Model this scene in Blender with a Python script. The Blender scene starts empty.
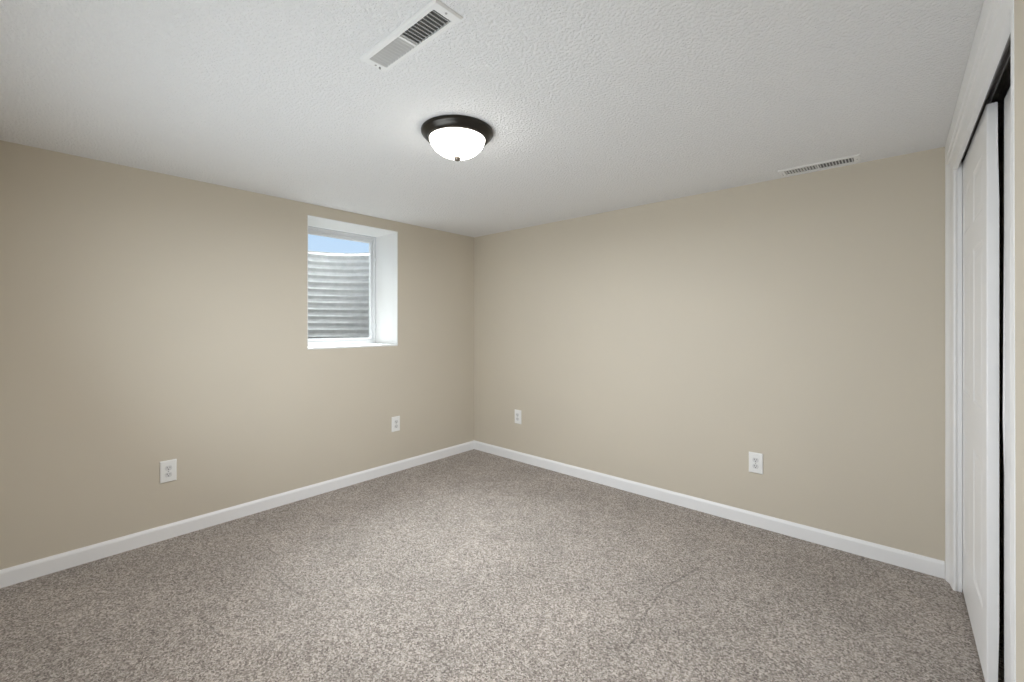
import bpy, bmesh, math, random
from mathutils import Vector
random.seed(7)
SC = bpy.context.scene
COL = SC.collection

# ------------------------------------------------------------------ camera
cam_d = bpy.data.cameras.new('camera')
cam = bpy.data.objects.new('camera', cam_d)
COL.objects.link(cam)
cam_d.sensor_fit = 'HORIZONTAL'
cam_d.sensor_width = 36.0
cam_d.lens = 434.0 / 1024.0 * 36.0
cam_d.shift_y = -16.5 / 1024.0
cam_d.clip_start = 0.02
cam_d.clip_end = 200
cam.location = (3.195, -3.022, 1.252)
yaw = math.atan2(0.6641, 0.7476)            # view direction is (-sin, cos)
cam.rotation_euler = (math.pi / 2, 0, yaw)
SC.camera = cam

# ------------------------------------------------------------------ world (hazy bright sky, with an added bright lobe)
world = bpy.data.worlds.new('sky')
SC.world = world
world.use_nodes = True
wn = world.node_tree
wn.nodes.clear()
w_out = wn.nodes.new('ShaderNodeOutputWorld')
w_bg = wn.nodes.new('ShaderNodeBackground')
w_tc = wn.nodes.new('ShaderNodeTexCoord')
w_sep = wn.nodes.new('ShaderNodeSeparateXYZ')
w_ramp = wn.nodes.new('ShaderNodeValToRGB')
w_str = wn.nodes.new('ShaderNodeMapRange')
w_str.interpolation_type = 'SMOOTHSTEP'
wn.links.new(w_tc.outputs['Generated'], w_sep.inputs[0])
wn.links.new(w_sep.outputs['Z'], w_ramp.inputs[0])
wn.links.new(w_ramp.outputs['Color'], w_bg.inputs['Color'])
# added bright lobe in the sky, out of view above the well, for window light
w_dot = wn.nodes.new('ShaderNodeVectorMath'); w_dot.operation = 'DOT_PRODUCT'
w_dot.inputs[1].default_value = (-math.cos(0.79) * math.cos(0.17), math.cos(0.79) * math.sin(0.17), math.sin(0.79))
w_nrm = wn.nodes.new('ShaderNodeVectorMath'); w_nrm.operation = 'NORMALIZE'
wn.links.new(w_tc.outputs['Generated'], w_nrm.inputs[0])
wn.links.new(w_nrm.outputs[0], w_dot.inputs[0])
wn.links.new(w_dot.outputs['Value'], w_str.inputs['Value'])
w_str.inputs['From Min'].default_value = math.cos(math.radians(29))
w_str.inputs['From Max'].default_value = math.cos(math.radians(9))
w_str.inputs['To Min'].default_value = 1.07
w_str.inputs['To Max'].default_value = 52.0
wn.links.new(w_str.outputs['Result'], w_bg.inputs['Strength'])
wn.links.new(w_bg.outputs[0], w_out.inputs[0])
cr = w_ramp.color_ramp
cr.elements[0].position = 0.0
cr.elements[0].color = (0.80, 0.88, 1.0, 1)
cr.elements[1].position = 0.5
cr.elements[1].color = (0.90, 0.95, 1.0, 1)
e = cr.elements.new(0.12); e.color = (0.62, 0.78, 1.0, 1)
e = cr.elements.new(0.25); e.color = (0.50, 0.70, 1.0, 1)

# ------------------------------------------------------------------ sun behind thin cloud and an added area fill behind the photographer, no real source there
def light(name, kind, energy, loc, rot, color=(1, 1, 1), **kw):
    d = bpy.data.lights.new(name, kind); d.energy = energy; d.color = color
    for k, v in kw.items(): setattr(d, k, v)
    o = bpy.data.objects.new(name, d); COL.objects.link(o)
    o.location = loc; o.rotation_euler = rot
    return o
sun = light('sun', 'SUN', 12.0, (-6, -3, 8), (0, 0, 0), (0.98, 1.0, 1.03), angle=math.radians(6))
sun.rotation_euler = Vector((0.33, -0.03, -0.94)).to_track_quat('-Z', 'Y').to_euler()
rear_fill = light('rear_fill_light', 'AREA', 31.0, (1.75, -3.17, 0.85), (0, 0, 0), (0.88, 0.985, 1.08), shape='RECTANGLE', size=1.9, size_y=1.2, spread=math.radians(150))  # added fill to brighten walls and ceiling, stands for no built lamp or doorway
rear_fill.rotation_euler = Vector((0.02, 0.80, 0.48)).to_track_quat('-Z', 'Y').to_euler()

# ------------------------------------------------------------------ colour management
SC.view_settings.view_transform = 'Standard'
SC.view_settings.look = 'None'
SC.view_settings.exposure = 0.0
SC.view_settings.gamma = 1.0
SC.view_settings.use_curve_mapping = False
SC.cycles.max_bounces = 14
SC.cycles.diffuse_bounces = 10
SC.cycles.transparent_max_bounces = 16
SC.cycles.sample_clamp_indirect = 6.0
SC.cycles.use_denoising = True
LAMP_STRENGTH = 11.0

# ------------------------------------------------------------------ dimensions (metres)
H = 2.13            # ceiling
W = 3.3735            # closet wall drywall plane
YB = -3.22          # wall behind the photographer
WY0, WY1 = -1.656, -0.897      # window opening along the left wall
WZ0, WZ1 = 1.071, 2.046
WD = 0.34           # depth of the window reveal
OPN, OPF = -1.650, -0.110      # closet opening, near and far side
HDZ = 1.981         # underside of closet header

# ------------------------------------------------------------------ materials
def new_mat(name):
    m = bpy.data.materials.new(name)
    m.use_nodes = True
    return m, m.node_tree, m.node_tree.nodes['Principled BSDF']

def simple(name, col, rough=0.5, metal=0.0, spec=0.5):
    m, nt, b = new_mat(name)
    b.inputs['Base Color'].default_value = (*col, 1)
    b.inputs['Roughness'].default_value = rough
    b.inputs['Metallic'].default_value = metal
    b.inputs['Specular IOR Level'].default_value = spec
    return m

def coords(nt):
    tc = nt.nodes.new('ShaderNodeTexCoord')
    return tc.outputs['Object']

def noise(nt, co, scale, detail=2.0, rough=0.5):
    n = nt.nodes.new('ShaderNodeTexNoise')
    n.inputs['Scale'].default_value = scale
    n.inputs['Detail'].default_value = detail
    n.inputs['Roughness'].default_value = rough
    nt.links.new(co, n.inputs['Vector'])
    return n.outputs['Fac']

def ramp(nt, fac, stops):
    r = nt.nodes.new('ShaderNodeValToRGB')
    el = r.color_ramp.elements
    el[0].position, el[0].color = stops[0][0], (*stops[0][1], 1)
    el[1].position, el[1].color = stops[-1][0], (*stops[-1][1], 1)
    for p, c in stops[1:-1]:
        k = el.new(p); k.color = (*c, 1)
    nt.links.new(fac, r.inputs[0])
    return r.outputs['Color']

def mth(nt, op, a, b=None, clamp=False):
    n = nt.nodes.new('ShaderNodeMath')
    n.operation = op
    n.use_clamp = clamp
    for i, v in enumerate((a, b)):
        if v is None: continue
        if isinstance(v, (int, float)): n.inputs[i].default_value = v
        else: nt.links.new(v, n.inputs[i])
    return n.outputs[0]

def bump(nt, b, height, strength, dist):
    n = nt.nodes.new('ShaderNodeBump')
    n.inputs['Strength'].default_value = strength
    n.inputs['Distance'].default_value = dist
    nt.links.new(height, n.inputs['Height'])
    nt.links.new(n.outputs[0], b.inputs['Normal'])

def painted(name, col, rough=0.55, tex=0.12, scale=160):
    m, nt, b = new_mat(name)
    co = coords(nt)
    v = noise(nt, co, 1.3, 2)
    c0 = tuple(x * 0.985 for x in col); c1 = tuple(min(1, x * 1.015) for x in col)
    nt.links.new(ramp(nt, v, [(0.3, c0), (0.7, c1)]), b.inputs['Base Color'])
    b.inputs['Roughness'].default_value = rough
    b.inputs['Specular IOR Level'].default_value = 0.3
    bump(nt, b, noise(nt, co, scale, 3), tex, 0.002)
    return m

M_WALL = painted('beige_wall_paint', (0.595, 0.541, 0.447), 0.6, 0.10, 140)
M_REVEAL = painted('white_reveal_paint', (0.76, 0.76, 0.75), 0.5, 0.08, 120)
M_TRIM = painted('white_trim_paint', (0.85, 0.85, 0.85), 0.35, 0.04, 60)
M_DOOR = painted('white_door_paint', (0.86, 0.86, 0.86), 0.35, 0.05, 90)
M_VINYL = simple('white_vinyl', (0.68, 0.69, 0.70), 0.35)
M_GAPSHADE = simple('gap_shade_grey', (0.22, 0.22, 0.22), 0.7)  # dark grey for the shade line between window frame and reveal
M_LOUVRE = simple('shaded_louvre_enamel', (0.66, 0.66, 0.655), 0.4)  # vent enamel darkened, shade on the slats put into the colour
M_PLATE = simple('white_plate_plastic', (0.84, 0.84, 0.82), 0.35)
M_RECEP = simple('receptacle_plastic', (0.70, 0.70, 0.69), 0.4)
M_SLOT = simple('slot_dark', (0.03, 0.03, 0.03), 0.7)
M_VENT = simple('white_enamel_steel', (0.80, 0.80, 0.79), 0.35)
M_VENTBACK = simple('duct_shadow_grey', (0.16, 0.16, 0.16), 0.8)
M_SCREW = simple('screw_steel', (0.45, 0.45, 0.44), 0.35, 0.8)
M_BRONZE = simple('oiled_bronze', (0.040, 0.036, 0.031), 0.30, 0.8)
M_FINIAL = simple('brushed_bronze', (0.22, 0.19, 0.16), 0.35, 0.9)
M_TRACK = simple('track_steel', (0.35, 0.35, 0.35), 0.45, 0.7)
M_BLACK = simple('rubber_black', (0.02, 0.02, 0.02), 0.6)

def make_ceiling_mat():
    m, nt, b = new_mat('knockdown_ceiling')
    co = coords(nt)
    b.inputs['Base Color'].default_value = (0.80, 0.80, 0.80, 1)
    b.inputs['Roughness'].default_value = 0.85
    b.inputs['Specular IOR Level'].default_value = 0.2
    n1 = noise(nt, co, 92, 3, 0.55)
    blob = ramp(nt, n1, [(0.38, (0, 0, 0)), (0.62, (1, 1, 1))])
    n2 = noise(nt, co, 220, 2, 0.5)
    h = mth(nt, 'ADD', blob, mth(nt, 'MULTIPLY', n2, 0.35))
    bump(nt, b, h, 0.75, 0.004)
    return m
M_CEIL = make_ceiling_mat()

def seg_dist(nt, x, y, p, q):
    """distance from (x,y) to the segment pq as nodes"""
    px, py = p; dx, dy = q[0] - px, q[1] - py
    L2 = dx * dx + dy * dy
    ax = mth(nt, 'SUBTRACT', x, px); ay = mth(nt, 'SUBTRACT', y, py)
    t = mth(nt, 'ADD', mth(nt, 'MULTIPLY', ax, dx / L2), mth(nt, 'MULTIPLY', ay, dy / L2), clamp=True)
    ex = mth(nt, 'SUBTRACT', ax, mth(nt, 'MULTIPLY', t, dx))
    ey = mth(nt, 'SUBTRACT', ay, mth(nt, 'MULTIPLY', t, dy))
    return mth(nt, 'SQRT', mth(nt, 'ADD', mth(nt, 'MULTIPLY', ex, ex), mth(nt, 'MULTIPLY', ey, ey)))

def make_carpet_mat():
    m, nt, b = new_mat('speckled_carpet')
    co = coords(nt)
    b.inputs['Roughness'].default_value = 0.95
    b.inputs['Specular IOR Level'].default_value = 0.1
    b.inputs['Sheen Weight'].default_value = 0.15
    b.inputs['Sheen Roughness'].default_value = 0.6
    n1 = noise(nt, co, 170, 3, 0.65)
    vo = nt.nodes.new('ShaderNodeTexVoronoi')
    vo.inputs['Scale'].default_value = 185
    nt.links.new(co, vo.inputs['Vector'])
    # twisted tufts: each a slightly different tone, some dark, some pale
    warp = nt.nodes.new('ShaderNodeVectorMath'); warp.operation = 'ADD'
    wn_ = nt.nodes.new('ShaderNodeTexNoise'); wn_.inputs['Scale'].default_value = 90; nt.links.new(co, wn_.inputs['Vector'])
    ws_ = nt.nodes.new('ShaderNodeVectorMath'); ws_.operation = 'SCALE'; ws_.inputs['Scale'].default_value = 0.010
    nt.links.new(wn_.outputs['Color'], ws_.inputs[0]); nt.links.new(co, warp.inputs[0]); nt.links.new(ws_.outputs[0], warp.inputs[1])
    nt.links.new(warp.outputs[0], vo.inputs['Vector'])
    vsep = nt.nodes.new('ShaderNodeSeparateColor'); nt.links.new(vo.outputs['Color'], vsep.inputs[0])
    tone = mth(nt, 'ADD', mth(nt, 'MULTIPLY', vsep.outputs[0], 0.55), mth(nt, 'MULTIPLY', n1, 0.45))
    speck = ramp(nt, tone, [(0.18, (0.105, 0.085, 0.072)), (0.36, (0.255, 0.216, 0.184)),
                            (0.54, (0.375, 0.328, 0.287)), (0.80, (0.62, 0.560, 0.505))])
    # pile lying in different directions: broad brushed patches and footprints
    big = noise(nt, co, 2.6, 3, 0.6)
    fine = noise(nt, co, 9, 3, 0.6)
    nap = mth(nt, 'ADD', mth(nt, 'MULTIPLY', big, 0.6), mth(nt, 'MULTIPLY', fine, 0.4))
    napc = ramp(nt, nap, [(0.36, (0.88, 0.88, 0.88)), (0.64, (1.12, 1.12, 1.12))])
    mx = nt.nodes.new('ShaderNodeMix'); mx.data_type = 'RGBA'; mx.blend_type = 'MULTIPLY'
    mx.inputs[0].default_value = 1.0
    nt.links.new(speck, mx.inputs[6]); nt.links.new(napc, mx.inputs[7])
    # creases pressed into the pile
    sp = nt.nodes.new('ShaderNodeSeparateXYZ'); nt.links.new(co, sp.inputs[0])
    wob = nt.nodes.new('ShaderNodeTexNoise'); wob.inputs['Scale'].default_value = 14
    nt.links.new(co, wob.inputs['Vector'])
    wx = mth(nt, 'ADD', sp.outputs['X'], mth(nt, 'MULTIPLY', mth(nt, 'SUBTRACT', wob.outputs['Fac'], 0.5), 0.03))
    wy = mth(nt, 'ADD', sp.outputs['Y'], mth(nt, 'MULTIPLY', mth(nt, 'SUBTRACT', wob.outputs['Fac'], 0.5), 0.03))
    dmin = None
    for p, q in CREASES:
        d = seg_dist(nt, wx, wy, p, q)
        dmin = d if dmin is None else mth(nt, 'MINIMUM', dmin, d)
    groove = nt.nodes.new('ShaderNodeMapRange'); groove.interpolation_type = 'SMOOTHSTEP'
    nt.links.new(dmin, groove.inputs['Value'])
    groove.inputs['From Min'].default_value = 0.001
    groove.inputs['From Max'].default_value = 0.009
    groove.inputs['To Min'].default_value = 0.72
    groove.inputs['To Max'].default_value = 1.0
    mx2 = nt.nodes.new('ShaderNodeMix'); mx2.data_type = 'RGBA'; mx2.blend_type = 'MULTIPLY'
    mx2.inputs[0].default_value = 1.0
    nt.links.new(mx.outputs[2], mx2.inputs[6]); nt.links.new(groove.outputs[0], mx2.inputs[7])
    nt.links.new(mx2.outputs[2], b.inputs['Base Color'])
    hgt = mth(nt, 'ADD', n1, mth(nt, 'MULTIPLY', vo.outputs['Distance'], 0.6))
    hgt = mth(nt, 'ADD', hgt, mth(nt, 'MULTIPLY', groove.outputs[0], 1.2))
    bump(nt, b, hgt, 0.9, 0.006)
    return m
CREASES = [((2.426, -1.473), (2.39, -1.31)), ((2.388, -1.296), (2.368, -1.03)), ((2.365, -1.022), (2.428, -0.719)), ((0.839, -2.19), (1.135, -2.175)), ((0.955, -2.518), (1.159, -2.497))]
M_CARPET = make_carpet_mat()

def make_galv():
    m, nt, b = new_mat('galvanized_steel')
    co = coords(nt)
    nt.links.new(ramp(nt, noise(nt, co, 14, 4, 0.6), [(0.3, (0.44, 0.445, 0.46)), (0.7, (0.56, 0.565, 0.58))]), b.inputs['Base Color'])
    b.inputs['Metallic'].default_value = 0.5
    b.inputs['Roughness'].default_value = 0.42
    return m
M_GALV = make_galv()

def make_gravel():
    m, nt, b = new_mat('gravel')
    co = coords(nt)
    vo = nt.nodes.new('ShaderNodeTexVoronoi'); vo.inputs['Scale'].default_value = 35
    nt.links.new(co, vo.inputs['Vector'])
    nt.links.new(ramp(nt, vo.outputs['Distance'], [(0.0, (0.55, 0.54, 0.52)), (0.8, (0.25, 0.24, 0.23))]), b.inputs['Base Color'])
    b.inputs['Roughness'].default_value = 0.9
    return m
M_GRAVEL = make_gravel()
M_CONC = painted('concrete', (0.42, 0.41, 0.39), 0.9, 0.4, 60)

def make_glass():
    m = bpy.data.materials.new('window_glass'); m.use_nodes = True
    nt = m.node_tree; nt.nodes.clear()
    o = nt.nodes.new('ShaderNodeOutputMaterial'); mix = nt.nodes.new('ShaderNodeMixShader')
    t = nt.nodes.new('ShaderNodeBsdfTransparent'); g = nt.nodes.new('ShaderNodeBsdfGlossy')
    f = nt.nodes.new('ShaderNodeFresnel'); f.inputs['IOR'].default_value = 1.5
    t.inputs['Color'].default_value = (0.95, 0.97, 0.96, 1)
    g.inputs['Roughness'].default_value = 0.02
    ge = nt.nodes.new('ShaderNodeNewGeometry')      # only the outer surface of the thin pane reflects
    nt.links.new(mth(nt, 'MULTIPLY', f.outputs[0], mth(nt, 'SUBTRACT', 1.0, ge.outputs['Backfacing'])), mix.inputs[0])
    nt.links.new(t.outputs[0], mix.inputs[1])
    nt.links.new(g.outputs[0], mix.inputs[2]); nt.links.new(mix.outputs[0], o.inputs[0])
    return m
M_GLASS = make_glass()

def make_bowl():
    m, nt, b = new_mat('lit_frosted_glass')
    b.inputs['Base Color'].default_value = (0.9, 0.88, 0.84, 1)
    b.inputs['Roughness'].default_value = 0.3
    b.inputs['Emission Color'].default_value = (1.0, 0.97, 0.90, 1)
    b.inputs['Emission Strength'].default_value = LAMP_STRENGTH
    return m
M_BOWL = make_bowl()

# ------------------------------------------------------------------ mesh helpers
def box(bm, x0, x1, y0, y1, z0, z1, bev=0.0, seg=2):
    x0, x1 = sorted((x0, x1)); y0, y1 = sorted((y0, y1)); z0, z1 = sorted((z0, z1))
    v = [bm.verts.new(p) for p in ((x0, y0, z0), (x1, y0, z0), (x1, y1, z0), (x0, y1, z0),
                                   (x0, y0, z1), (x1, y0, z1), (x1, y1, z1), (x0, y1, z1))]
    fs = [bm.faces.new([v[i] for i in q]) for q in ((3, 2, 1, 0), (4, 5, 6, 7), (0, 1, 5, 4), (1, 2, 6, 5), (2, 3, 7, 6), (3, 0, 4, 7))]
    if bev:
        ed = list({e for f in fs for e in f.edges})
        bmesh.ops.bevel(bm, geom=ed, offset=bev, segments=seg, profile=0.5, affect='EDGES')
    return v

def prism(bm, prof, axis, a0, a1):
    """extrude a closed 2D profile along an axis; prof in the other two axes' order"""
    def pt(p, a):
        q = [p[0], p[1]]; q.insert(axis, a); return q
    A = [bm.verts.new(pt(p, a0)) for p in prof]
    B = [bm.verts.new(pt(p, a1)) for p in prof]
    n = len(prof)
    bm.faces.new(A); bm.faces.new(B[::-1])
    for i in range(n):
        j = (i + 1) % n
        bm.faces.new((A[i], B[i], B[j], A[j]))

def lathe(bm, prof, cx, cy, n=64, cap0=True, cap1=True):
    rings = []
    for r, z in prof:
        if r < 1e-5: rings.append([bm.verts.new((cx, cy, z))])
        else: rings.append([bm.verts.new((cx + r * math.cos(2 * math.pi * k / n), cy + r * math.sin(2 * math.pi * k / n), z)) for k in range(n)])
    for a, b in zip(rings, rings[1:]):
        for k in range(n):
            j = (k + 1) % n
            if len(a) == 1 and len(b) == 1: continue
            if len(a) == 1: bm.faces.new((a[0], b[k], b[j]))
            elif len(b) == 1: bm.faces.new((a[k], b[0], a[j]))
            else: bm.faces.new((a[k], b[k], b[j], a[j]))
    if cap0 and len(rings[0]) > 1: bm.faces.new(rings[0])
    if cap1 and len(rings[-1]) > 1: bm.faces.new(rings[-1][::-1])

def disc(bm, c, normal_axis, r, depth, n=20):
    """short cylinder centred at c, along the axis"""
    A, B = [], []
    for k in range(n):
        a = 2 * math.pi * k / n
        q = [r * math.cos(a), r * math.sin(a)]
        q.insert(normal_axis, 0)
        p = Vector(c) + Vector(q)
        A.append(bm.verts.new(p)); p2 = p.copy(); p2[normal_axis] += depth; B.append(bm.verts.new(p2))
    bm.faces.new(A); bm.faces.new(B[::-1])
    for k in range(n):
        j = (k + 1) % n
        bm.faces.new((A[k], B[k], B[j], A[j]))

def obj(name, bm, mat, parent=None, smooth=False, loc=(0, 0, 0)):
    bmesh.ops.recalc_face_normals(bm, faces=bm.faces)
    me = bpy.data.meshes.new(name)
    bm.to_mesh(me); bm.free()
    me.materials.append(mat)
    if smooth:
        for p in me.polygons: p.use_smooth = True
        me.set_sharp_from_angle(angle=math.radians(38))
    o = bpy.data.objects.new(name, me)
    COL.objects.link(o)
    o.location = loc
    if parent: o.parent = parent
    return o

def struct(name, bm, mat, parent=None, smooth=False, label=None):
    o = obj(name, bm, mat, parent, smooth)
    if not parent: o['kind'] = 'structure'
    if label: o['label'] = label
    return o

def empty(name, loc, label=None, cat=None, group=None, rz=0, structure=False):
    o = bpy.data.objects.new(name, None)
    COL.objects.link(o)
    o.location = loc; o.rotation_euler = (0, 0, rz)
    o.empty_display_size = 0.05
    if structure: o['kind'] = 'structure'
    if label: o['label'] = label
    if cat: o['category'] = cat
    if group: o['group'] = group
    return o

def copy_tree(o, parent=None):
    c = o.copy(); COL.objects.link(c); c.parent = parent
    for ch in list(o.children): copy_tree(ch, c)
    return c

# ------------------------------------------------------------------ room shell
XB = 4.10           # closet back
bm = bmesh.new(); box(bm, -0.10, XB + 0.12, YB - 0.12, 0.12, -0.06, 0.0)
struct('floor', bm, M_CARPET, label='grey-brown speckled cut pile carpet')
bm = bmesh.new(); box(bm, -0.34, XB + 0.12, YB - 0.12, 0.12, H, H + 0.10)
struct('ceiling', bm, M_CEIL, label='white knockdown textured ceiling')
# left wall with the window opening
bm = bmesh.new()
TX = -0.34
box(bm, TX, 0, YB - 0.12, WY0, 0, H)
box(bm, TX, 0, WY1, 0.12, 0, H)
box(bm, TX, 0, WY0, WY1, 0, WZ0)
box(bm, TX, 0, WY0, WY1, WZ1, H)
bmesh.ops.remove_doubles(bm, verts=bm.verts, dist=1e-5)
struct('wall_left', bm, M_WALL, label='beige painted wall with the deep window')
bm = bmesh.new(); box(bm, 0, XB + 0.12, 0, 0.12, 0, H)
struct('wall_right', bm, M_WALL, label='beige painted blank wall to the right of the corner')
bm = bmesh.new(); box(bm, 0, XB + 0.12, YB - 0.12, YB, 0, H)
struct('wall_rear', bm, M_WALL)
# closet wall: stub beyond the opening, header and near part
bm = bmesh.new()
box(bm, W, W + 0.115, YB, OPN - 0.02, 0, H)
box(bm, 3.408, 3.432, OPN - 0.02, 0, 2.045, H)
struct('wall_closet', bm, M_WALL, label='beige wall at the right edge beside the closet opening')
bm = bmesh.new(); box(bm, XB, XB + 0.12, YB, 0, 0, H)
struct('wall_closet_back', bm, M_WALL)
bm = bmesh.new(); box(bm, W + 0.115, XB, -1.98, -1.88, 0, H)
struct('wall_closet_side', bm, M_WALL)

# the house wall going on above, outside
bm = bmesh.new(); box(bm, -0.34, -0.10, YB - 3.0, 3.0, H + 0.10, H + 3.2)
struct('wall_outside', bm, M_CONC)
bm = bmesh.new(); box(bm, -0.34, -0.10, YB - 3.0, YB - 0.12, 0.5, H + 0.10); box(bm, -0.34, -0.10, 0.12, 3.0, 0.5, H + 0.10)
struct('wall_foundation', bm, M_CONC)

# ---- baseboards
def base_prof(sgn, wall):      # (offset from wall, z)
    pts = [(0, 0), (0.0125, 0), (0.0125, 0.066), (0.0105, 0.073), (0.0075, 0.078), (0.005, 0.083), (0, 0.083)]
    return [(wall + sgn * a, z) for a, z in pts]
bm = bmesh.new(); prism(bm, base_prof(1, 0), 1, YB, 0)
struct('baseboard_left', bm, M_TRIM, label='white baseboard under the window wall')
bm = bmesh.new(); prism(bm, [(y, z) for y, z in base_prof(-1, 0)], 0, 0.0125, 3.369)
struct('baseboard_right', bm, M_TRIM, label='white baseboard along the right wall')
bm = bmesh.new(); prism(bm, base_prof(1, YB), 0, 0.0125, W - 0.0125)
struct('baseboard_rear', bm, M_TRIM)
bm = bmesh.new(); prism(bm, base_prof(-1, W), 1, YB + 0.0125, OPN - 0.066)
struct('baseboard_closet', bm, M_TRIM)

# ---- closet trim: header casing, far jamb, near casing
bm = bmesh.new()
prof = [(3.406, HDZ), (3.393, HDZ), (3.390, HDZ + 0.0015), (3.3885, HDZ + 0.005), (3.386, 2.004), (3.3845, 2.010), (3.3835, 2.022),
        (3.381, 2.027), (3.376, 2.029), (3.3735, 2.034), (3.3735, 2.046), (3.3785, 2.050), (3.3785, 2.054), (3.3715, 2.060), (3.370, 2.070), (3.370, H - 0.001), (3.406, H - 0.001)]
prism(bm, prof, 1, OPN - 0.001, 0.0)
struct('trim_1', bm, M_TRIM, smooth=True, label='white moulded header casing over the closet opening')
bm = bmesh.new()
# far jamb seen square on, with a rounded room-side corner
prof = [(3.500, 0.0), (3.371, 0.0), (3.3705, -0.003), (3.3705, -0.020), (3.372, -0.028), (3.376, -0.036), (3.380, -0.043), (3.3835, -0.052),
        (3.385, -0.070), (3.3885, -0.098), (3.390, -0.107), (3.393, -0.113), (3.398, -0.115), (3.403, -0.113), (3.405, -0.110), (3.4205, -0.110), (3.4205, -0.03), (3.500, -0.03)]
prism(bm, prof, 2, 0.0, H - 0.002)
struct('trim_2', bm, M_TRIM, smooth=True, label='white closet jamb in the corner of the right wall')
bm = bmesh.new()
# near casing, a narrow strip against the beige wall
A = [(3.372, OPN, 0), (3.3718, OPN - 0.050, 0), (3.376, OPN - 0.052, 0), (3.400, OPN, 0)]
B = [(3.372, OPN, H - 0.001), (3.3718, OPN - 0.022, H - 0.001), (3.376, OPN - 0.024, H - 0.001), (3.400, OPN, H - 0.001)]
va = [bm.verts.new(p) for p in A]; vb = [bm.verts.new(p) for p in B]
bm.faces.new(va); bm.faces.new(vb[::-1])
for i in range(4):
    j = (i + 1) % 4
    bm.faces.new((va[i], vb[i], vb[j], va[j]))
box(bm, 3.400, 3.500, OPN - 0.019, OPN, 0, 2.04)
struct('trim_3', bm, M_TRIM, label='narrow white closet casing against the beige wall end')
# steel track under the header
tr = empty('closet_door_track', (3.43, -0.85, 1.99), 'grey steel sliding door track under the white closet header', 'door track')
def track_part(name, bxs):
    b_ = bmesh.new()
    for q in bxs: box(b_, *q)
    o = obj(name, b_, M_TRACK, tr); o.location = (-3.43, 0.85, -1.99)
    return o
track_part('top_plate', [(3.4085, 3.4325, OPN + 0.001, -0.028, 2.042, 2.045)])
track_part('front_lip', [(3.4085, 3.411, OPN + 0.001, -0.028, 2.014, 2.042), (3.4085, 3.418, OPN + 0.001, -0.028, 2.012, 2.014)])
track_part('middle_lip', [(3.4325, 3.434, OPN + 0.001, -0.028, 2.016, 2.045)])

# ---- six panel sliding closet doors
def panel_door(name, x, y0, y1, z0, z1, t, label):
    """y0 near edge, y1 far edge; front face at x looking to -x"""
    root = empty(name, (x, (y0 + y1) / 2, z0), label, structure=True)
    b_ = bmesh.new()
    L = y1 - y0; st = 0.095; ms = 0.105
    pw = (L - 2 * st - ms) / 2
    ys = [y0, y0 + st, y0 + st + pw, y0 + st + pw + ms, y1 - st, y1]
    zs = [z0, 0.235, 0.757, 0.942, 1.556, 1.662, 1.862, z1]
    holes = {(i, j) for i in (1, 3) for j in (1, 3, 5)}
    def quad(p): return b_.faces.new([b_.verts.new(q) for q in p])
    for sx, face in ((1, x), (-1, x + t)):
        def P(y, z, d): return (face + sx * d, y, z)
        for i in range(5):
            for j in range(7):
                a, c, e, g = ys[i], ys[i + 1], zs[j], zs[j + 1]
                if (i, j) not in holes:
                    quad([P(a, e, 0), P(c, e, 0), P(c, g, 0), P(a, g, 0)]); continue
                # moulded raised panel: groove down, then ramp up to a field
                steps = [(0, 0), (0.008, 0.0030), (0.016, 0.0042), (0.022, 0.0038), (0.044, 0.0010), (0.047, 0.0007)]
                for (o0, d0), (o1, d1) in zip(steps, steps[1:]):
                    R0 = [P(a + o0, e + o0, d0), P(c - o0, e + o0, d0), P(c - o0, g - o0, d0), P(a + o0, g - o0, d0)]
                    R1 = [P(a + o1, e + o1, d1), P(c - o1, e + o1, d1), P(c - o1, g - o1, d1), P(a + o1, g - o1, d1)]
                    for k in range(4):
                        quad([R0[k], R0[(k + 1) % 4], R1[(k + 1) % 4], R1[k]])
                quad(R1)
    for a in (y0, y1):
        for j in range(7): quad([(x, a, zs[j]), (x, a, zs[j + 1]), (x + t, a, zs[j + 1]), (x + t, a, zs[j])])
    for z in (z0, z1):
        for i in range(5): quad([(x, ys[i], z), (x, ys[i + 1], z), (x + t, ys[i + 1], z), (x + t, ys[i], z)])
    bmesh.ops.remove_doubles(b_, verts=b_.verts, dist=1e-5)
    # soften the long vertical edges
    ed = [e for e in b_.edges if abs(e.verts[0].co.y - e.verts[1].co.y) < 1e-5 and abs(e.verts[0].co.x - e.verts[1].co.x) < 1e-5
          and (abs(e.verts[0].co.y - y0) < 1e-5 or abs(e.verts[0].co.y - y1) < 1e-5)]
    bmesh.ops.bevel(b_, geom=ed, offset=0.0035, segments=2, profile=0.5, affect='EDGES')
    slab = obj('door_slab', b_, M_DOOR, root)
    slab.location = (-x, -(y0 + y1) / 2, -z0)
    # roller hangers on the top corners
    for yy in (y0 + 0.05, y1 - 0.07):
        h_ = bmesh.new()
        box(h_, x + t * 0.35, x + t * 0.35 + 0.002, yy - 0.018, yy + 0.018, z1 - 0.001, z1 + 0.034)
        disc(h_, (x + t * 0.35 + 0.002, yy, z1 + 0.024), 0, 0.012, 0.006)
        ho = obj('roller_hanger', h_, M_TRACK, root, True)
        ho.location = (-x, -(y0 + y1) / 2, -z0)
    return root
panel_door('door_1', 3.422, -0.840, -0.034, 0.014, 2.003, 0.0255, 'front white six-panel sliding closet door, nearer the far corner')
panel_door('door_2', 3.461, -1.656, -0.852, 0.014, 2.003, 0.029, 'rear white six-panel sliding closet door at the right edge')

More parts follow.
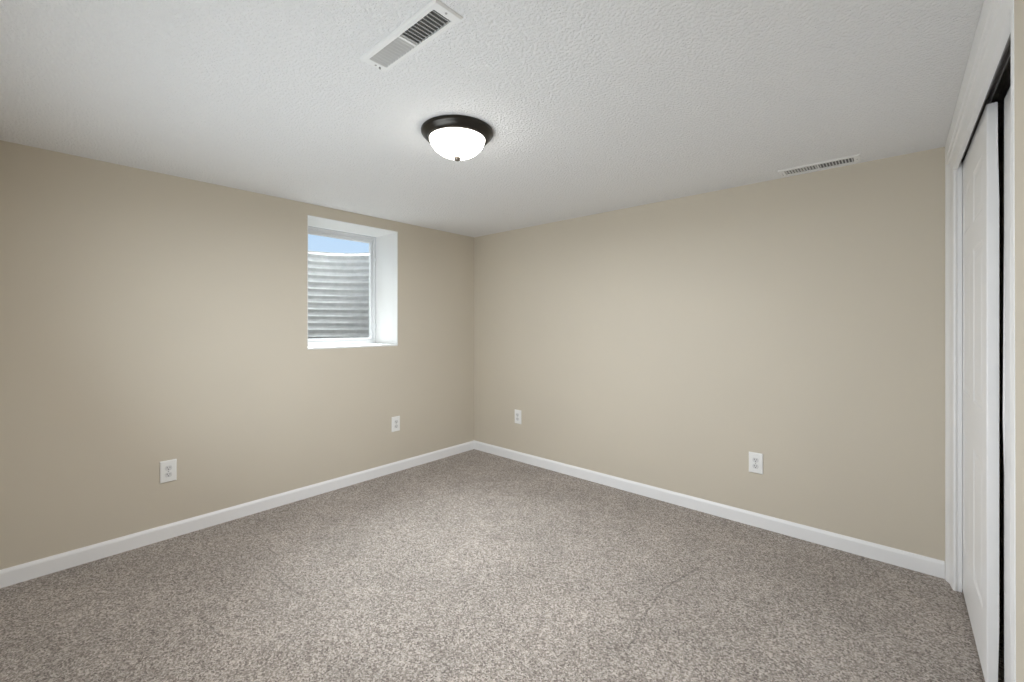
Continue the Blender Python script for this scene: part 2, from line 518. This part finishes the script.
# ------------------------------------------------------------------ window
win = empty('window_1', (0, (WY0 + WY1) / 2, WZ0), 'white vinyl basement window set deep in the left wall', structure=True)
WC = (WY0 + WY1) / 2
def wpart(name, b_, mat, parent=None, smooth=False):
    o = obj(name, b_, mat, parent or win, smooth)
    if parent is None or parent is win: o.location = (0, -WC, -WZ0)
    return o
# drywall reveal: four thin painted liners
lt = 0.004
b_ = bmesh.new()
box(b_, -WD, 0.0008, WY0, WY0 + lt, WZ0, WZ1)
box(b_, -WD, 0.0008, WY1 - lt, WY1, WZ0, WZ1)
box(b_, -WD, 0.0008, WY0 + lt, WY1 - lt, WZ1 - lt, WZ1)
wpart('window_reveal', b_, M_REVEAL)
b_ = bmesh.new()
box(b_, -WD, 0.0015, WY0 + 0.001, WY1 - 0.001, WZ0 - 0.002, WZ0 + 0.010, 0.002)
wpart('window_sill', b_, M_REVEAL)
def ring(b_, x0, x1, ya, yb, za, zb, w, bev=0.002, ws=None):
    ws = ws or w
    for q in ((x0, x1, ya, ya + ws, za, zb), (x0, x1, yb - ws, yb, za, zb),
              (x0, x1, ya + ws, yb - ws, za, za + w), (x0, x1, ya + ws, yb - ws, zb - w, zb)):
        box(b_, *q, bev)
FY0, FY1, FZ0, FZ1 = WY0 + lt, WY1 - lt, WZ0 + 0.010, WZ1 - lt
b_ = bmesh.new(); ring(b_, -0.395, -0.337, FY0 + 0.003, FY1 - 0.003, FZ0, FZ1 - 0.003, 0.028, 0.002, 0.020)
wpart('window_frame', b_, M_VINYL)
b_ = bmesh.new(); ring(b_, -0.392, -0.341, FY0, FY1, FZ0, FZ1, 0.003, 0)
wpart('window_gap_shade', b_, M_GAPSHADE)  # added thin ring, stands in for the shadow gap around the frame
b_ = bmesh.new(); ring(b_, -0.385, -0.352, FY0 + 0.0235, FY1 - 0.0235, FZ0 + 0.029, FZ1 - 0.0315, 0.025, 0.002, 0.020)
sash = wpart('window_sash', b_, M_VINYL)
b_ = bmesh.new(); box(b_, -0.372, -0.368, FY0 + 0.04, FY1 - 0.04, FZ0 + 0.05, FZ1 - 0.05)
pn = obj('window_pane', b_, M_GLASS, sash)
# latch and hinge pins on the far side of the frame
for zz in (1.235, 1.83):
    b_ = bmesh.new()
    box(b_, -0.338, -0.322, FY1 - 0.022, FY1 - 0.008, zz - 0.018, zz + 0.018, 0.003)
    box(b_, -0.324, -0.316, FY1 - 0.020, FY1 - 0.010, zz - 0.004, zz + 0.026, 0.002)
    wpart('window_latch', b_, M_VINYL)

# ------------------------------------------------------------------ window well outside
well = empty('window_well', (-0.342, WC, 0.95), 'curved corrugated galvanized steel window well outside the window', 'window well')
def well_xy(a, off=0.0):
    hw, dp, ex = 0.62 + off, 0.78 + off, 2.5
    c, s = math.cos(a), math.sin(a)
    return (-dp * abs(s) ** (2 / ex), hw * math.copysign(abs(c) ** (2 / ex), c))
b_ = bmesh.new()
NA, ZT, ZB = 72, 1.972, 0.86
pitch = 0.0677
nz = int((ZT - ZB) / pitch * 10)
grid = []
for j in range(nz + 1):
    z = ZB + (ZT - ZB) * j / nz
    off = 0.0135 * math.sin(2 * math.pi * (ZT - z) / pitch + 2.2)
    if j == nz: off += 0.004
    rowv = []
    for i in range(NA + 1):
        x, y = well_xy(math.pi * i / NA, off)
        rowv.append(b_.verts.new((x, y, z - 0.95)))
    grid.append(rowv)
for j in range(nz):
    for i in range(NA):
        b_.faces.new((grid[j][i], grid[j][i + 1], grid[j + 1][i + 1], grid[j + 1][i]))
wl = obj('corrugated_wall', b_, M_GALV, well, True)
sm = wl.modifiers.new('thickness', 'SOLIDIFY'); sm.thickness = 0.0015; sm.offset = 0
b_ = bmesh.new()        # rolled top rim
rim = []
for i in range(NA + 1):
    x, y = well_xy(math.pi * i / NA, 0.004)
    x2, y2 = well_xy(math.pi * i / NA, 0.016)
    rim.append([b_.verts.new((x, y, 1.972 - 0.95)), b_.verts.new((x2, y2, 1.972 - 0.95)),
                b_.verts.new((x2, y2, 1.9765 - 0.95)), b_.verts.new((x, y, 1.9765 - 0.95))])
for a, b2 in zip(rim, rim[1:]):
    for k in range(4):
        b_.faces.new((a[k], a[(k + 1) % 4], b2[(k + 1) % 4], b2[k]))
b_.faces.new(rim[0]); b_.faces.new(rim[-1][::-1])
obj('top_rim', b_, M_GALV, well, True)
b_ = bmesh.new()        # gravel bed
pts = [well_xy(math.pi * i / NA, -0.022) for i in range(NA + 1)]
top = [b_.verts.new((-0.343 + x, WC + y, 0.97)) for x, y in pts]
bot = [b_.verts.new((-0.343 + x, WC + y, 0.88)) for x, y in pts]
b_.faces.new(top); b_.faces.new(bot[::-1])
n = len(pts)
for i in range(n):
    j = (i + 1) % n
    b_.faces.new((top[i], top[j], bot[j], bot[i]))
g = obj('gravel', b_, M_GRAVEL); g['kind'] = 'stuff'; g['label'] = 'grey gravel at the bottom of the window well'; g['category'] = 'gravel'

# ------------------------------------------------------------------ ceiling light
LX, LY = 1.698, -1.711
lamp = empty('ceiling_light', (LX, LY, H), 'round flush-mount ceiling light with dark bronze pan and glowing white glass bowl', 'ceiling light')
b_ = bmesh.new()
lathe(b_, [(0.156, 0.0), (0.161, -0.001), (0.163, -0.004), (0.162, -0.012), (0.159, -0.017), (0.155, -0.020), (0.152, -0.024),
           (0.147, -0.030), (0.139, -0.037), (0.132, -0.040), (0.127, -0.040), (0.124, -0.037), (0.122, -0.030)], 0, 0, 96, True, True)
obj('lamp_pan', b_, M_BRONZE, lamp, True)
b_ = bmesh.new()
prof = []
for k in range(0, 25):
    a = (math.pi / 2) * k / 24
    prof.append((0.1245 * math.cos(a) ** 0.92 if k < 24 else 0.0, -0.036 - 0.082 * math.sin(a) ** 1.12))
lathe(b_, prof, 0, 0, 96, True, False)
obj('glass_bowl', b_, M_BOWL, lamp, True)
b_ = bmesh.new()
lathe(b_, [(0.0, -0.112), (0.010, -0.112), (0.0150, -0.116), (0.0158, -0.122), (0.0145, -0.128), (0.009, -0.133), (0.0, -0.1345)], 0, 0, 32, False, False)
obj('finial', b_, M_FINIAL, lamp, True)

# the light the bowl throws down into the room
ld = light('ceiling_lamp_light', 'AREA', 29.0, (LX, LY, H - 0.142), (0, 0, 0), (0.94, 0.98, 1.05), shape='DISK', size=0.24)

# ------------------------------------------------------------------ ceiling registers (two-way louvres)
def make_vent(L, Wd, label, gl, gw):
    """long axis x, hangs below z=0; +x half of the louvres opens toward +x, the other half toward -x"""
    root = empty('ceiling_vent', (0, 0, H), label, 'air vent', 'ceiling air vents')
    b_ = bmesh.new()
    # stepped frame: outer flange sloping up to the ceiling, inner lip
    def rect(l, w, z): return [b_.verts.new(p) for p in ((-l / 2, -w / 2, z), (l / 2, -w / 2, z), (l / 2, w / 2, z), (-l / 2, w / 2, z))]
    rs = [rect(L, Wd, 0), rect(L, Wd, -0.003), rect(L - 0.007, Wd - 0.007, -0.0085), rect(L - 0.012, Wd - 0.012, -0.009),
          rect(gl + 0.001, gw + 0.001, -0.009), rect(gl, gw, -0.0085), rect(gl, gw, 0)]
    for a, c in zip(rs, rs[1:]):
        for k in range(4):
            b_.faces.new((a[k], a[(k + 1) % 4], c[(k + 1) % 4], c[k]))
    for k in range(4):
        b_.faces.new((rs[-1][k], rs[-1][(k + 1) % 4], rs[0][(k + 1) % 4], rs[0][k]))
    obj('vent_frame', b_, M_VENT, root)
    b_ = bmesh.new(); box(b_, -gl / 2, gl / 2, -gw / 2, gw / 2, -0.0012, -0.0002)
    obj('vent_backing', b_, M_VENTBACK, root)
    b_ = bmesh.new(); box(b_, -0.004, 0.004, -gw / 2, gw / 2, -0.0092, -0.0015)
    obj('centre_bar', b_, M_VENT, root)
    n = 11
    for side in (-1, 1):
        b_ = bmesh.new()
        for k in range(n):
            xc = side * (0.004 + (gl / 2 - 0.004) * (k + 0.5) / n)
            dx = 0.0027 * side; tk = 0.0009
            pr = [(xc - dx - tk, -0.0016), (xc - dx + tk, -0.0016), (xc + dx + tk, -0.0092), (xc + dx - tk, -0.0092)]
            A_ = [b_.verts.new((p[0], -gw / 2, p[1])) for p in pr]; B_ = [b_.verts.new((p[0], gw / 2, p[1])) for p in pr]
            b_.faces.new(A_); b_.faces.new(B_[::-1])
            for q in range(4): b_.faces.new((A_[q], B_[q], B_[(q + 1) % 4], A_[(q + 1) % 4]))
        obj('louvres', b_, M_LOUVRE, root)
    for sx in (-1, 1):
        b_ = bmesh.new(); disc(b_, (sx * (gl / 2 + (L - gl) / 4), 0, -0.0102), 2, 0.0035, 0.0015)
        obj('screw', b_, M_SCREW, root, True)
    b_ = bmesh.new(); box(b_, -gl / 2 - 0.016, -gl / 2 - 0.013, 0.012, 0.018, -0.016, -0.0085)
    obj('damper_lever', b_, M_SCREW, root)
    return root
v1 = make_vent(0.395, 0.098, 'white louvred ceiling vent in front of the ceiling light', 0.335, 0.064)
v1.location = (2.070, -2.238, H)
v2 = copy_tree(v1)
v2['label'] = 'white louvred ceiling vent close against the right wall'
v2.location = (2.866, -0.098, H)
v2.scale = (0.93, 1.3, 0.6)

# ------------------------------------------------------------------ outlets
def make_outlet():
    """plate in the xz plane, front looks to -y, centre at origin"""
    root = empty('wall_outlet', (0, 0, 0), 'x', 'outlet', 'white wall outlets')
    b_ = bmesh.new()
    w, h = 0.079, 0.126
    def rect(l, q, y): return [b_.verts.new(p) for p in ((-l / 2, y, -q / 2), (l / 2, y, -q / 2), (l / 2, y, q / 2), (-l / 2, y, q / 2))]
    rs = [rect(w, h, -0.0005), rect(w, h, -0.003), rect(w - 0.004, h - 0.004, -0.0055), rect(w - 0.012, h - 0.012, -0.0065)]
    b_.faces.new(rs[0])
    for a, c in zip(rs, rs[1:]):
        for k in range(4): b_.faces.new((a[k], a[(k + 1) % 4], c[(k + 1) % 4], c[k]))
    b_.faces.new(rs[-1][::-1])
    obj('cover_plate', b_, M_PLATE, root)
    for s in (-1, 1):
        b_ = bmesh.new()
        zc = s * 0.0195; pts = []
        for k in range(32):
            a = 2 * math.pi * k / 32
            x = 0.0172 * math.cos(a); z = 0.0172 * math.sin(a)
            z = max(-0.0138, min(0.0138, z)); pts.append((x, z))
        F_ = [b_.verts.new((x, -0.0080, zc + z)) for x, z in pts]; K_ = [b_.verts.new((x, -0.0062, zc + z)) for x, z in pts]
        b_.faces.new(F_); b_.faces.new(K_[::-1])
        for k in range(32): b_.faces.new((F_[k], K_[k], K_[(k + 1) % 32], F_[(k + 1) % 32]))
        r = obj('receptacle', b_, M_RECEP, root)
        b_ = bmesh.new()
        box(b_, -0.0075, -0.0052, -0.0085, -0.0078, zc - 0.001, zc + 0.008)
        box(b_, 0.0055, 0.0075, -0.0085, -0.0078, zc, zc + 0.007)
        disc(b_, (0, -0.0085, zc - 0.007), 1, 0.0026, 0.0007, 14)
        obj('socket_slots', b_, M_SLOT, r)
    b_ = bmesh.new(); disc(b_, (0, -0.0078, 0), 1, 0.0034, 0.002, 14)
    obj('plate_screw', b_, M_SCREW, root, True)
    return root
spots = [((0.0, -2.459, 0.394), math.pi / 2, 'white duplex outlet on the left wall, nearest the camera'),
         ((0.0, -0.918, 0.406), math.pi / 2, 'white duplex outlet on the left wall below the window near the corner'),
         ((0.587, 0.0, 0.404), 0.0, 'white duplex outlet on the right wall close to the far corner'),
         ((2.5375, 0.0, 0.393), 0.0, 'white duplex outlet on the right wall toward the closet')]
proto = make_outlet()
for i, (loc, rz, lab) in enumerate(spots):
    o = proto if i == 0 else copy_tree(proto)
    o.location = loc; o.rotation_euler = (0, 0, rz); o['label'] = lab; o.scale = (1, 1.4, 1)
